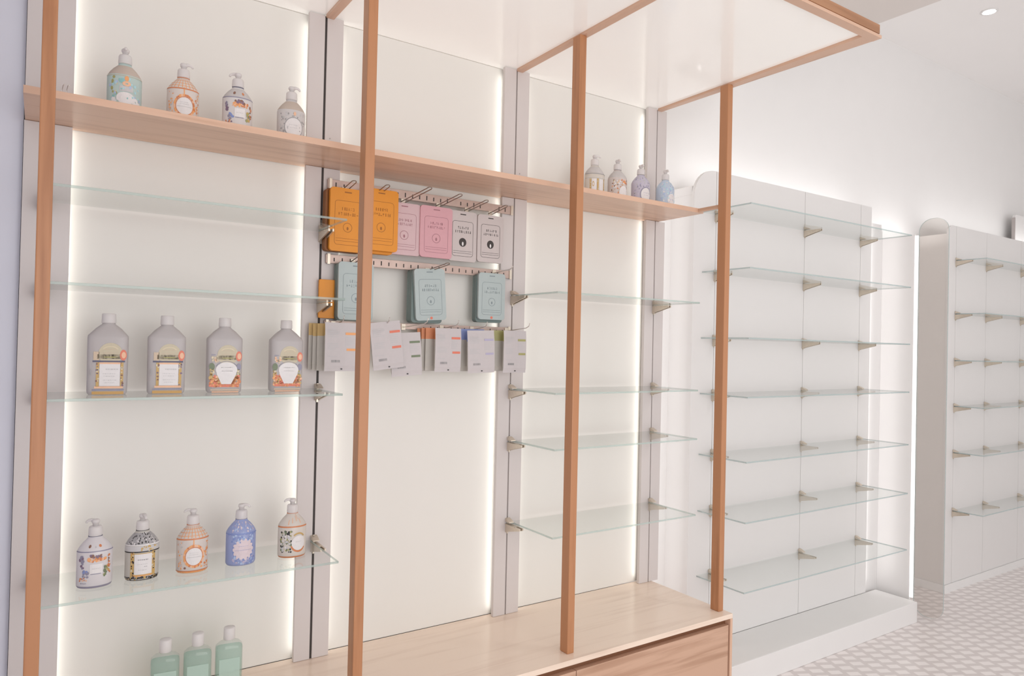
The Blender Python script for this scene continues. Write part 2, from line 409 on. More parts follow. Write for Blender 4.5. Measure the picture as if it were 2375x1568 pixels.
sg = thing('sign_board', 'white board with a dark left edge rising above the far wall unit', 'board', (6.7, .1, 2.70))
link('board', MB().prism(rrect(6.352, 7.0, 2.701, 3.06, .03, 5, (0, 0, 1, 0)), 1, .09, .11), BOARD, sg)
link('edge_strip', MB().box(6.338, 6.351, .085, .11, 2.701, 3.03), SLOT, sg)

# ------------------------------------------------------------------ recessed ceiling lamp
dl = thing('ceiling_spotlight', 'small round recessed spotlight in the ceiling at upper right', 'spotlight', (4.47, -.465, 4.15))
link('trim_ring', MB().lathe([(4.150, .052), (4.145, .052), (4.143, .042), (4.150, .042)], 4.47, -.465), WHITE, dl)
link('lamp', MB().lathe([(4.1495, .038), (4.142, .036), (4.139, .02)], 4.47, -.465), LAMP, dl)

# ------------------------------------------------------------------ bottles
def P(name, col, rough=.45, transl=0.0, noise=.06): return plain(name, col, rough, noise=noise, nscale=60, transl=transl)
INK = {'white': P('print_white', (.76, .74, .745)), 'cream': P('print_cream', (.66, .58, .42)), 'navy': P('print_navy', (.09, .09, .16)), 'slate': P('print_slate', (.28, .27, .36)),
       'rust': P('print_rust', (.62, .22, .09)), 'orange': P('print_orange', (.82, .38, .15)), 'brown': P('print_brown', (.25, .13, .09)), 'plum': P('print_plum', (.22, .15, .22)),
       'gold': P('print_gold', (.55, .37, .14)), 'black': P('print_black', (.03, .028, .03)), 'grey': P('print_grey', (.36, .35, .36)), 'silver': P('print_silver', (.56, .55, .56)),
       'blue': P('print_blue', (.22, .29, .58)), 'sky': P('print_sky', (.42, .52, .74)), 'blush': P('print_blush', (.70, .60, .64)), 'green': P('print_green', (.17, .21, .13)),
       'olive': P('print_olive', (.38, .36, .14)), 'teal': P('print_teal', (.27, .52, .52)), 'aqua': P('print_aqua', (.42, .66, .72)), 'peach': P('print_peach', (.82, .50, .33)),
       'red': P('print_red', (.72, .20, .13)), 'lilac': P('print_lilac', (.46, .43, .58)), 'ochre': P('print_ochre', (.60, .36, .12)), 'beige': P('print_beige', (.56, .50, .37)), 'tan': P('print_tan', (.60, .48, .36))}
PUMP = P('pump_plastic', (.90, .88, .88), .35, .45, .01)

PROF = [(0, .90), (.004, .97), (.010, 1.0), (.060, 1.0), (.108, 1.0), (.114, .965), (.124, .85), (.136, .66), (.146, .45), (.151, .385), (.155, .375)]
RX, RY = .0485, .036
def prof(z, pr=PROF):
    for (z0, r0), (z1, r1) in zip(pr, pr[1:]):
        if z0 <= z <= z1: return r0 + (r1 - r0) * (z - z0) / (z1 - z0)
    return pr[-1][1]
class Decal:
    """printed patches laid on an elliptical bottle: s = arc metres across the front (0 = middle), z = height"""
    def __init__(d, rx=RX, ry=RY, pr=PROF, flat=None): d.rx, d.ry, d.pr, d.flat = rx, ry, pr, flat; d.by = {}; d.layer = 0
    def pt(d, s, z, off):
        if d.flat: return (s, -d.flat - off, z)
        th = max(-1.6, min(1.6, s / d.rx)); r = prof(z, d.pr)
        nx, ny = math.sin(th) / d.rx, -math.cos(th) / d.ry; n = math.hypot(nx, ny)
        return (d.rx * r * math.sin(th) + off * nx / n, -d.ry * r * math.cos(th) + off * ny / n, z + off * .2)
    def mb(d, ink): return d.by.setdefault(ink, MB())
    def quad(d, ink, f, ns, nz, lay):
        m = d.mb(ink); off = .00035 + .00025 * lay
        G = [[m.bm.verts.new(d.pt(*f(i / ns, j / nz), off)) for i in range(ns + 1)] for j in range(nz + 1)]
        for j in range(nz):
            for i in range(ns): m.bm.faces.new((G[j][i], G[j][i + 1], G[j + 1][i + 1], G[j + 1][i]))
    def rect(d, ink, s0, s1, z0, z1, lay=1):
        d.quad(ink, lambda a, b: (s0 + (s1 - s0) * a, z0 + (z1 - z0) * b), max(2, int(abs(s1 - s0) / .006)), max(1, int((z1 - z0) / .008)), lay)
    def ring(d, ink, s, z, a, b, inner=0.0, lay=1, a0=0, a1=360, n=20):
        m = d.mb(ink); off = .00035 + .00025 * lay; rs = [max(inner, .02), (inner + 1) / 2, 1.0]
        G = [[m.bm.verts.new(d.pt(s + a * r * math.cos(math.radians(a0 + (a1 - a0) * i / n)), z + b * r * math.sin(math.radians(a0 + (a1 - a0) * i / n)), off)) for i in range(n + 1)] for r in rs]
        for j in range(2):
            for i in range(n): m.bm.faces.new((G[j][i], G[j][i + 1], G[j + 1][i + 1], G[j + 1][i]))
    def blob(d, ink, s, z, r, lay=1):
        d.ring(ink, s, z, r * random.uniform(.7, 1.1), r * random.uniform(.8, 1.25), 0, lay, n=8)
    def scatter(d, inks, s0, s1, z0, z1, n, r, lay=1):
        for _ in range(n): d.blob(random.choice(inks), random.uniform(s0, s1), random.uniform(z0, z1), r * random.uniform(.6, 1.2), lay + random.choice((0, .3, .6)))
    def band(d, ink, z0, z1, lay=1, s=1.5): d.rect(ink, -s * d.rx, s * d.rx, z0, z1, lay)
    def script(d, ink, s0, s1, z, h=.0016, lay=4):
        x = s0
        while x < s1:
            wdt = random.uniform(.002, .006); d.rect(ink, x, min(s1, x + wdt), z - h / 2 + random.uniform(-.0006, .0006), z + h / 2, lay); x += wdt + .0014
    def build(d, parent):
        merge(parent, [(m, INK[ink]) for ink, m in d.by.items()])

def pump_bottle(label, body, loc, rz, head_rz, deco, shoulder=None, group='decorated pump bottles', tr=.3):
    t = thing('pump_bottle', label, 'pump bottle', loc, group, rz)
    mb = MB(); mb.lathe([(z, r * RX) for z, r in PROF], n=32, ky=RY / RX)
    bd = link('bottle_body', mb, P('bottle_' + body[0], tuple(min(.92, c * 1.16) for c in body[1]), .28, tr, .02), t, world=False)
    if shoulder:
        mb = MB(); mb.loft([[((r * RX + .0003) * math.cos(2 * PI * i / 32), (r * RX + .0003) * RY / RX * math.sin(2 * PI * i / 32), z) for i in range(32)] for z, r in [(.1125, .9655)] + PROF[5:9]], cap=False)
        link('shoulder_print', mb, shoulder, t, world=False)
    pmp = thing_part = MB(); pmp.lathe([(.154, .0185), (.158, .0195), (.178, .0185), (.182, .0165), (.183, .010)], n=24)
    cl = link('pump_collar', pmp, PUMP, t, world=False)
    hd = MB(); hd.lathe([(.182, .0085), (.192, .0085), (.1925, .0105), (.199, .0115), (.203, .009), (.2035, .004)], n=16)
    hd.tube([(0, 0, .198), (.013, 0, .2005), (.021, 0, .199), (.026, 0, .195), (.027, 0, .191)], [.0062, .0052, .0042, .0036, .0032], 10)
    o = link('pump_head', hd, PUMP, t, world=False, smooth=True); o.rotation_euler = (0, 0, head_rz)
    d = Decal(); deco(d); d.build(bd)
    return t

# --- designs
def floral_white(d):
    d.band('navy', .1515, .1555, 2); d.band('slate', .110, .113, 2); d.band('slate', .0015, .007, 2)
    d.blob('brown', -.018, .127, .0055, 3); d.blob('rust', .016, .127, .005, 3); d.blob('silver', .001, .124, .003, 3)
    d.scatter(['rust', 'orange', 'peach'], -.020, .030, .082, .094, 34, .0045, 2); d.scatter(['plum', 'brown'], -.012, .022, .092, .101, 16, .004, 3)
    d.scatter(['plum', 'slate'], -.046, -.034, .060, .098, 10, .0052, 2); d.scatter(['slate', 'blue'], -.034, -.018, .036, .056, 14, .0045, 2)
    d.scatter(['olive', 'green', 'gold'], .026, .040, .036, .064, 14, .0045, 2); d.scatter(['rust', 'brown'], .038, .048, .040, .100, 14, .0035, 2)
    d.rect('white', -.014, .020, .044, .074, 3.6); d.rect('slate', -.012, .016, .043, .0452, 4); d.script('silver', -.008, .014, .060)
    d.scatter(['peach', 'rust', 'plum'], -.046, -.022, .024, .034, 10, .003, 2); d.script('slate', -.042, -.022, .017, .002)
def lace_black(d):
    d.band('black', .1515, .1555, 2); d.band('white', .110, .1135, 3); d.band('silver', .092, .109, 1); d.scatter(['gold', 'cream'], -.005, .05, .092, .108, 24, .003, 2)
    d.band('black', .089, .0925, 2); d.band('black', .001, .012, 2); d.scatter(['gold', 'black', 'grey'], -.06, .06, .004, .014, 36, .0035, 3)
    for s in (-.031, .033):
        d.rect('gold', s - .006, s + .006, .014, .090, 2); d.scatter(['brown', 'black', 'ochre', 'cream'], s - .004, s + .004, .016, .088, 22, .0028, 3)
    d.rect('white', -.024, .027, .020, .084, 3); d.rect('ochre', -.026, .028, .016, .020, 3); d.rect('orange', -.024, .028, .0145, .017, 4); d.rect('gold', -.026, .028, .084, .0865, 3)
    d.script('grey', -.014, .016, .066, .003); d.script('silver', -.014, .014, .052); d.script('grey', .004, .014, .044, .002); d.script('silver', -.012, .012, .034)
    d.scatter(['grey', 'black', 'white'], -.05, .05, .114, .146, 120, .0026, 2)
def orange_lattice(d, ink='rust', soft='orange'):
    d.band(ink, .1515, .1555, 2); d.band(ink, .1085, .1125, 2); d.band(soft, .001, .008, 2); d.band(ink, .006, .009, 3)
    for s in [-.044, -.031, -.018, -.006, .006, .018, .031, .044]:
        d.rect(soft if s % .012 else ink, s - .0011, s + .0011, .114, .149, 2)
    for z in (.120, .130, .140): d.band(soft, z, z + .0014, 2)
    d.rect(soft, -.0016, .0016, .080, .115, 2)
    for k in range(34):
        a = 2 * PI * k / 34; d.blob(random.choice([ink, soft, soft, 'peach']), .002 + .031 * math.cos(a), .055 + .034 * math.sin(a), .0042, 2)
    d.ring('white', .002, .054, .026, .029, 0, 3); d.rect('silver', -.020, .024, .051, .0525, 4); d.script('silver', -.012, .014, .066); d.script('silver', -.012, .014, .060)
    d.ring(ink, .002, .054, .0275, .0305, .93, 4); d.scatter([soft, 'peach', 'silver'], -.056, -.034, .016, .100, 26, .003, 1); d.scatter([soft, ink], .036, .054, .016, .100, 30, .0032, 1)
    d.blob('brown', -.026, .018, .004, 2); d.blob(soft, .026, .019, .004, 2)
def blue_round(d):
    d.band('slate', .1515, .1555, 2); d.band('blue', .1075, .110, 2)
    for k in range(9): d.ring('blue', -.048 + .012 * k, .108, .006, .004, .55, 2, 180, 360, 8)
    d.scatter(['sky', 'lilac', 'blush'], -.05, .05, .114, .146, 46, .0034, 1); d.scatter(['blue', 'sky'], -.035, .04, .080, .104, 40, .004, 2)
    d.scatter(['blue', 'sky', 'lilac'], -.035, .045, .006, .030, 44, .0042, 2); d.ring('blue', .004, .055, .037, .037, .88, 2)
    d.ring('blush', .004, .055, .031, .031, 0, 3); 
    for k in range(14):
        a = 2 * PI * k / 14; d.blob('blush', .004 + .031 * math.cos(a), .055 + .031 * math.sin(a), .0055, 3)
    d.rect('lilac', -.024, .032, .052, .0535, 4); d.script('lilac', -.012, .020, .066)
def foliage_rust(d):
    d.band('rust', .1515, .1555, 2); d.band('rust', .107, .1115, 2); d.band('rust', .001, .006, 2)
    for s, z in ((-.02, .124), (-.005, .130), (.012, .136), (.02, .142), (.028, .128)): d.rect('peach', s - .0015, s + .0015, z - .008, z + .008, 2)
    d.scatter(['green', 'black', 'olive'], -.050, -.006, .022, .096, 80, .0034, 2); d.scatter(['white', 'silver'], -.046, -.012, .026, .08, 22, .0042, 3)
    d.ring('rust', .018, .050, .0295, .031, .8, 2, 195, 330); d.ring('gold', .018, .054, .0295, .034, .84, 2, 40, 130); d.ring('white', .018, .052, .0255, .026, 0, 4); d.script('silver', .004, .030, .056)
def aqua_sprig(d):
    d.band('tan', .1075, .109, 3); d.ring('orange', .004, .100, .006, .008, 0, 3); d.ring('peach', .004, .084, .012, .008, .3, 3); d.scatter(['teal'], -.014, -.006, .090, .097, 5, .005, 3)
    d.scatter(['aqua', 'teal', 'sky'], -.05, .05, .03, .100, 30, .0042, 2); d.scatter(['cream', 'olive'], -.045, -.02, .05, .104, 9, .005, 1); d.scatter(['white'], -.04, .045, .006, .04, 34, .006, 2)
    d.rect('silver', -.016, .022, .060, .076, 2); d.ring('white', .002, .04, .026, .018, 0, 3)
def grey_wreath(d):
    d.band('silver', .1515, .1555, 2); d.scatter(['grey', 'silver'], -.05, .05, .012, .104, 90, .0036, 1); d.ring('grey', .004, .05, .034, .036, .9, 2)
    d.ring('white', .004, .05, .031, .033, 0, 3); d.ring('peach', .006, .098, .0045, .007, 0, 3); d.script('silver', -.012, .018, .058); d.script('silver', -.010, .018, .048)
def gold_columns(d):
    d.band('silver', .1515, .1555, 2); d.band('grey', .107, .111, 2)
    for s in (-.036, .000, .040): d.rect('gold', s - .004, s + .004, .010, .086, 2); d.scatter(['ochre', 'cream'], s - .003, s + .003, .012, .084, 14, .0026, 3)
    d.rect('white', -.030, -.006, .016, .084, 2); d.rect('white', .008, .034, .016, .084, 2); d.band('silver', .088, .0905, 2); d.ring('gold', -.022, .06, .005, .012, .6, 3)
def brown_floral(d):
    d.band('grey', .1515, .1555, 2); d.scatter(['brown', 'tan', 'peach', 'rust'], -.05, .05, .03, .100, 70, .0042, 1); d.scatter(['white', 'cream'], -.04, .02, .05, .104, 22, .004, 3)
    d.ring('white', .018, .040, .026, .034, 0, 4); d.scatter(['orange', 'rust'], .01, .04, .086, .096, 10, .004, 3)
def lilac_round(d):
    d.band('grey', .1515, .1555, 2); d.scatter(['lilac', 'silver', 'slate'], -.055, .05, .01, .140, 90, .0038, 1); d.ring('slate', .012, .052, .034, .038, .88, 2); d.ring('white', .012, .052, .029, .033, 0, 3)
    d.script('lilac', -.004, .026, .06); d.script('lilac', -.002, .024, .048)
def pale_blue(d):
    d.band('silver', .1515, .1555, 2); d.scatter(['sky', 'aqua', 'white'], -.05, .055, .01, .140, 80, .004, 1); d.ring('white', .018, .05, .026, .03, 0, 2); d.scatter(['blush'], .002, .034, .03, .07, 12, .003, 3)

LACE = P('lace_grey', (.40, .39, .40), .5, 0, .2); BEIGE = P('beige_shoulder', (.52, .44, .38), .5, 0, .05); SILV = P('silver_shoulder', (.55, .52, .51), .5, 0, .1)
row = [
 ('white pump bottle with an orange brown floral bunch, leftmost of five on the glass shelf', ('white', (.72, .70, .72)), floral_white, None, PI * .85),
 ('pump bottle with black lace shoulder and gold columns around a white label', ('ivory', (.62, .60, .56)), lace_black, LACE, -PI * .42),
 ('pump bottle with orange lattice shoulder and orange framed label on the glass shelf', ('clear_white', (.70, .65, .62)), orange_lattice, None, PI * .9),
 ('blue pump bottle with a pale scalloped round label', ('blue', (.36, .42, .66)), blue_round, None, -PI * .12),
 ('pump bottle with green foliage and rust bands, beside the dark slot on the glass shelf', ('cream_white', (.70, .66, .62)), foliage_rust, None, PI * .95)]
for (x, y), (lab, body, deco, sh, hr) in zip([(-.744, -.180), (-.613, -.172), (-.464, -.172), (-.310, -.170), (-.134, -.166)], row):
    face = -math.atan2(x + .9025, 2.53) * .35
    pump_bottle(lab, body, (x, y, 1.0122), face, hr, deco, sh, 'pump bottles on the glass shelf')
ZS = 2.4803
top1 = [
 ('aqua pump bottle with a beige shoulder, leftmost on the oak shelf', ('aqua', (.56, .68, .66)), aqua_sprig, BEIGE, -PI / 2),
 ('pump bottle with orange bands and orange framed label on the oak shelf', ('clear_warm', (.74, .69, .66)), orange_lattice, None, -.2),
 ('white pump bottle with brown and peach flowers on the oak shelf, its spout pointing left', ('white', (.74, .72, .72)), floral_white, SILV, PI * .9),
 ('pump bottle with grey floral print around a round white label on the oak shelf', ('grey_white', (.68, .66, .66)), grey_wreath, BEIGE, -.15)]
for (x, y), (lab, body, deco, sh, hr) in zip([(-.700, -.180), (-.529, -.165), (-.362, -.185), (-.176, -.170)], top1):
    pump_bottle(lab, body, (x, y, ZS), -math.atan2(x + .9025, 2.53) * .35, hr, deco, sh, 'pump bottles at the left of the oak shelf', .3)
top3 = [
 ('pump bottle with gold columns, partly behind the third wooden post on the oak shelf', ('ivory', (.72, .68, .62)), gold_columns, SILV, -.1),
 ('pump bottle with brown floral print on the oak shelf in the right bay', ('cream_white', (.70, .64, .62)), brown_floral, SILV, -PI / 2),
 ('lilac pump bottle with a round white label on the oak shelf in the right bay', ('lilac', (.60, .57, .66)), lilac_round, None, -PI / 2),
 ('pale blue pump bottle at the right end of the oak shelf', ('pale_blue', (.56, .64, .74)), pale_blue, None, -PI / 2)]
for (x, y), (lab, body, deco, sh, hr) in zip([(1.249, -.15), (1.392, -.150), (1.545, -.150), (1.715, -.150)], top3):
    pump_bottle(lab, body, (x, y, ZS), -.25, hr, deco, sh, 'pump bottles at the right of the oak shelf', .3)

# --- capped refill bottles
def sup(rx, ry, z, e=5.0, n=40):
    out = []
    for i in range(n):
        a = 2 * PI * i / n; c, s = math.cos(a), math.sin(a)
        out.append((rx * math.copysign(abs(c) ** (2 / e), c), ry * math.copysign(abs(s) ** (2 / e), s), z))
    return out
REFILL = P('milky_plastic', (.66, .63, .635), .35, .35, .01)
def refill(label, loc, kind, rz):
    t = thing('refill_bottle', label, 'bottle', loc, 'capped bottles on the glass shelf', rz)
    mb = MB(); mb.loft([sup(.050, .030, 0), sup(.0545, .034, .005), sup(.0555, .035, .012), sup(.0565, .035, .176), sup(.0555, .034, .184), sup(.036, .026, .206, 3), sup(.0185, .0185, .221, 2), sup(.0175, .0175, .226, 2)])
    bd = link('bottle_body', mb, REFILL, t, world=False)
    link('cap', MB().lathe([(.2235, .0195), (.2255, .0205), (.2515, .0195), (.2535, .018), (.2535, .002)], n=24), PUMP, t, world=False)
    d = Decal(flat=.0352)
    d.ring('beige', .008, .128, .033, .034, 0, 1); d.rect('beige', -.028, .042, .112, .126, 1); d.ring('cream', .008, .140, .022, .012, .75, 2, 10, 170); d.ring('olive', .008, .1175, .020, .0018, 0, 2)
    d.script('tan', -.010, .026, .142); d.script('tan', -.012, .020, .130); d.ring('red', .043, .124, .0095, .017, 0, 3); d.ring('peach', .044, .124, .006, .010, 0, 4)
    if kind == 0:
        d.rect('tan', -.038, -.022, .108, .134, 1); d.rect('navy', -.040, .048, .102, .1065, 3)
        for s in (-.026, .040):
            d.rect('gold', s - .004, s + .004, .026, .101, 2); d.scatter(['plum', 'ochre', 'cream', 'brown'], s - .003, s + .003, .028, .098, 16, .0032, 3)
        d.rect('peach', -.024, .038, .096, .101, 2); d.rect('white', -.021, .035, .028, .096, 2); d.script('silver', -.004, .030, .080, .003); d.script('silver', -.012, .024, .066); d.script('silver', -.010, .022, .058); d.script('silver', -.010, .026, .046); d.script('silver', -.006, .020, .038)
        d.rect('peach', -.034, .044, .0205, .027, 2); d.rect('slate', -.040, .047, .014, .018, 2); d.rect('ochre', -.040, .046, .002, .011, 2); d.script('grey', -.046, -.043, .07, .018)
    else:
        d.ring('green', -.041, .088, .009, .013, 0, 1); d.ring('slate', .044, .088, .007, .012, 0, 1); d.rect('slate', -.044, -.030, .127, .1295, 2)
        d.scatter(['peach', 'cream', 'tan'], -.042, -.022, .104, .120, 12, .004, 1); d.scatter(['olive', 'gold', 'cream'], -.046, -.036, .056, .080, 12, .004, 1); d.scatter(['olive', 'cream'], .038, .048, .056, .08, 9, .004, 1)
        d.scatter(['rust', 'red', 'orange', 'gold', 'peach'], -.046, -.010, .026, .058, 60, .0052, 2); d.scatter(['rust', 'red', 'orange', 'gold', 'peach'], .018, .047, .026, .058, 54, .0052, 2)
        d.rect('red', -.042, .046, .020, .029, 3); d.scatter(['orange', 'rust'], -.042, .046, .020, .030, 30, .003, 3.3)
        d.ring('white', .005, .078, .034, .026, 0, 4); d.ring('slate', .005, .079, .0365, .0285, .95, 3, 20, 160)
        m = d.mb('white'); off = .0015
        for a, b in ((0, 1), ): 
            f = [(-.027, .066), (-.010, .030), (.020, .030), (.037, .066)]; m.face([d.pt(s, z, off) for s, z in f])
        d.script('silver', -.012, .026, .086); d.script('silver', -.010, .024, .074); d.script('lilac', -.006, .020, .062)
        d.rect('tan', -.044, .046, .008, .013, 2); d.rect('peach', -.040, .044, .0015, .006, 2)
    d.build(bd)
rl = ['milky capped bottle with gold column label, leftmost on the glass shelf', 'milky capped bottle with gold column label, second from the left on its shelf',
      'milky capped bottle with orange fruit label, beside the gold column bottles', 'milky capped bottle with orange fruit label, nearest the dark slot']
for (x, k), l in zip([(-.722, 0), (-.555, 0), (-.376, 1), (-.168, 1)], rl): refill(l, (x, -.15, 1.5982), k, -.10)

# --- green bottles on the worktop
CLEAR = glass('clear_bottle_plastic', (.93, .95, .94), .8, .04, .14, (.66, .70, .68))
TEAL = glass('green_liquid', (.85, .94, .91), .25, .1, .18, (.50, .74, .66)); LBL = glass('pale_label', (.9, .95, .93), .2, .2, .45, (.64, .78, .72))
for x, y, l in [(-.541, -.20, 'green bottle with white cap on the worktop, leftmost and nearest of three'), (-.444, -.20, 'green bottle with white cap on the worktop, in the middle of three'), (-.346, -.20, 'green bottle with white cap on the worktop, rightmost of three')]:
    t = thing('green_bottle', l, 'bottle', (x, y, CT + .0003), 'green bottles on the worktop', -.12)
    mb = MB(); mb.loft([sup(.040, .024, 0, 4), sup(.0425, .027, .005, 4), sup(.0425, .027, .192, 4), sup(.041, .026, .202, 4), sup(.032, .021, .212, 3), sup(.0165, .0165, .219, 2), sup(.0155, .0155, .225, 2)])
    link('bottle_body', mb, CLEAR, t, world=False)
    mb = MB(); mb.loft([sup(.0405, .025, .004, 4), sup(.0408, .0252, .196, 4)]); link('liquid', mb, TEAL, t, world=False)
    mb = MB(); mb.box(-.032, .032, -.0292, -.0278, .03, .166, bev=.0004); link('label', mb, LBL, t, world=False)
    link('cap', MB().lathe([(.2215, .0175), (.2235, .0185), (.259, .018), (.261, .0165), (.261, .001)], n=24), PUMP, t, world=False)

# ------------------------------------------------------------------ hanging packs in the middle bay
def rail(label, z0, z1, x0=.018, x1=.884):
    t = thing('hook_rail', label, 'rail', ((x0 + x1) / 2, -.006, z0), 'hook rails in the middle bay')
    link('bar', MB().box(x0, x1, -.012, -.0015, z0, z1, bev=.001), RAILM, t)
    for x in (x0 + .004, x1 - .012):
        link('end_clip', MB().box(x, x + .012, -.0165, -.0122, z0 - .004, z1 + .004, bev=.001), NICKEL, t)
    mb = MB()
    for i in range(26):
        x = x0 + .03 + i * .033
        if random.random() < .8: mb.box(x, x + .0045, -.0128, -.0119, z0 + .008, z1 - .008 + random.uniform(-.006, 0))
    link('slots', mb, DARK, t)
rail('rosy metal hook rail behind the orange and pink packs', 2.378, 2.414)
rail('rosy metal hook rail behind the blue grey packs', 2.086, 2.120)
rail('metal hook rail behind the white sachets in the lowest row', 1.838, 1.862)
def hook(x, z, ln, label, rise=.015, double=True, mat=WIRE, group='wire hooks', hw=.010):
    t = thing('wire_hook', label, 'hook', (x, -.013, z), group)
    mb = MB()
    if double:
        pts = [(x - hw, -.014, z)] + [(x - hw, -.014 - ln * k / 4, z + rise * k / 4) for k in range(1, 5)]
        arc = [(x + hw * math.cos(PI - PI * k / 6), -.014 - ln - hw * 1.3 * math.sin(PI * k / 6), z + rise + .004 * math.sin(PI * k / 6)) for k in range(1, 6)]
        pts += arc + [(x + hw, -.014 - ln * k / 4, z + rise * k / 4) for k in range(4, -1, -1)]
        mb.tube(pts, .0019, 6)
    else:
        pts = [(x, -.014, z), (x, -.014 - ln * .5, z + rise * .25), (x, -.014 - ln * .85, z + rise * .45), (x, -.014 - ln * .96, z + rise * .75), (x, -.014 - ln, z + rise * 1.3)]
        mb.tube(pts, .0019, 6)
    link('prong', mb, mat, t)
    link('hook_plate', MB().box(x - .009, x + .009, -.0160, -.0122, z - .012, z + .014, bev=.0008), NICKEL, t)
pr = plain('print_dark_line', (.20, .17, .17), .6, noise=.05)
def pouch_face(mb, w, h, y, ink, seed, kind):
    """printed front: frame, two lines of blurred lettering, emblem, foot lines; x centred, z from 0 down to -h"""
    rnd = random.Random(seed)
    def bar(x0, x1, z0, z1): mb.box(x0, x1, y - .0006, y - .0001, z0, z1)
    def strokes(zc, hh, x0, x1):
        x = x0
        while x < x1:
            cw = rnd.uniform(.0055, .008)
            for _ in range(rnd.choice((2, 3))):
                if rnd.random() < .55: xx = x + rnd.uniform(0, cw * .8); bar(xx, xx + .0014, zc - hh / 2, zc + hh / 2)
                else: zz = zc + rnd.uniform(-hh / 2, hh / 2 - .0014); bar(x, x + cw * .85, zz, zz + .0014)
            x += cw + .0022
    # frame line
    outer = rrect(-w * .37, w * .37, -h * .90, -h * .20, .012, 4); inner = rrect(-w * .37 + .0014, w * .37 - .0014, -h * .90 + .0014, -h * .20 - .0014, .0108, 4)
    n = len(outer)
    for i in range(n):
        j = (i + 1) % n
        mb.face([(outer[i][0], y - .0004, outer[i][1]), (outer[j][0], y - .0004, outer[j][1]), (inner[j][0], y - .0004, inner[j][1]), (inner[i][0], y - .0004, inner[i][1])])
    strokes(-h * .33, h * .05, -w * .18, w * .18); strokes(-h * .41, h * .05, -w * .27, w * .27)
    cx, cz, r = 0, -h * .62, w * .13
    if kind == 'disc':
        mb.prism([(cx + r * math.cos(a * PI / 10), cz + r * 1.05 * math.sin(a * PI / 10)) for a in range(20)], 1, y - .0007, y - .0002)
    else:
        for a in range(20):
            a0, a1 = a * PI / 10, (a + 1) * PI / 10
            mb.face([(cx + rr * math.cos(aa), y - .0004, cz + rr * math.sin(aa)) for rr, aa in ((r, a0), (r, a1), (r * .9, a1), (r * .9, a0))])
        mb.prism([(cx + r * .22 * math.cos(a * PI / 6), cz - r * .2 + r * .36 * math.sin(a * PI / 6)) for a in range(12)], 1, y - .0007, y - .0002)
    for k in range(2): bar(-w * .33, w * .33, -h * (.80 + .04 * k), -h * (.80 + .04 * k) + .0012)
    bar(-w * .1, w * .1, -h * .075, -h * .055)   # hang hole
PK = {}
def pack(label, x, yf, ztop, w, h, t_, col, group, ink=None, kind='ring', seed=0, rz=0, rx=0, side=None, printed=True, r=.014, dot=None):
    """flat pouch hanging with its front face at y = yf"""
    t = thing('hanging_pack', label, 'pack', (x, yf + t_ / 2, ztop), group, rz); t.rotation_euler = (rx, 0, rz)
    key = tuple(round(c, 3) for c in col)
    if key not in PK: PK[key] = P('pack_paper', col, .42, 0, .03)
    mats = [PK[key]]
    if side is not None:
        k2 = ('s',) + side
        if k2 not in PK: PK[k2] = P('pack_edge', side, .5, 0, .05)
        mats.append(PK[k2])
    mb = MB(); mb.prism(rrect(-w / 2, w / 2, -h, 0, r, 5), 1, -t_ / 2, t_ / 2, 0, 1 if side is not None else 0)
    o = link('pouch', mb, mats, t, world=False)
    m = o.modifiers.new('soft_edge', 'BEVEL'); m.width = .0012; m.segments = 2; m.limit_method = 'ANGLE'
    if printed:
        mb = MB(); pouch_face(mb, w, h, -t_ / 2, ink, seed, kind)
        parts = [(mb, ink or pr)]
        if kind == 'disc':
            cz = -h * .62; rr = w * .13
            parts.append((MB().prism([(rr * .24 * math.cos(a * PI / 6), cz - rr * .35 + rr * .5 * math.sin(a * PI / 6)) for a in range(12)], 1, -t_ / 2 - .0012, -t_ / 2 - .0008), INK['white']))
        merge(o, parts)
        if dot: link('sticker', MB().prism([(.006 * math.cos(a * PI / 6), -h * .955 + .006 * math.sin(a * PI / 6)) for a in range(12)], 1, -t_ / 2 - .0009, -t_ / 2 - .0003), INK['red'], t, world=False)
    return t
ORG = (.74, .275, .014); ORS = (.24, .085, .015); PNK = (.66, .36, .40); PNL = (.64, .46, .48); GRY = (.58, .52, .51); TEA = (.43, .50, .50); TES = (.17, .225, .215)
oi = plain('print_amber', (.36, .13, .02), .6, noise=.05); pi_ = plain('print_rose', (.36, .17, .20), .6, noise=.05); gi = plain('print_greybrown', (.22, .19, .18), .6, noise=.05); ti = plain('print_slate_grey', (.24, .29, .31), .6, noise=.05)
bi = plain('print_charcoal', (.05, .042, .04), .6, noise=.05)
g1 = 'orange packs hanging left in the top row'
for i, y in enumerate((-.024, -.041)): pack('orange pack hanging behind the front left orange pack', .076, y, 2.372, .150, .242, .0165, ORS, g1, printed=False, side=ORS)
pack('orange pack hanging left of the second wooden post', .083, -.062, 2.376, .142, .246, .015, ORG, g1, oi, seed=1, side=ORG)
for i, y in enumerate((-.024, -.041)): pack('orange pack hanging behind the right orange pack', .214, y, 2.376, .138, .240, .012, ORG, g1, printed=False, side=ORG)
pack('orange pack hanging right of the second wooden post', .221, -.064, 2.392, .146, .246, .015, ORG, g1, oi, seed=2, side=ORG)
g2 = 'pink packs in the top row'
pack('pink pack half hidden by the right orange pack', .337, -.032, 2.358, .146, .215, .010, PNL, g2, pi_, seed=3)
pack('pink pack between the other pink pack and the white packs', .482, -.038, 2.360, .152, .217, .010, PNK, g2, pi_, seed=4)
g3 = 'white packs in the top row'
pack('white pack with black disc beside the pink packs', .615, -.030, 2.358, .140, .218, .010, GRY, g3, bi, 'disc', 5)
pack('white pack with black disc at the right end of the top row', .754, -.034, 2.356, .134, .210, .010, GRY, g3, bi, 'disc', 6)
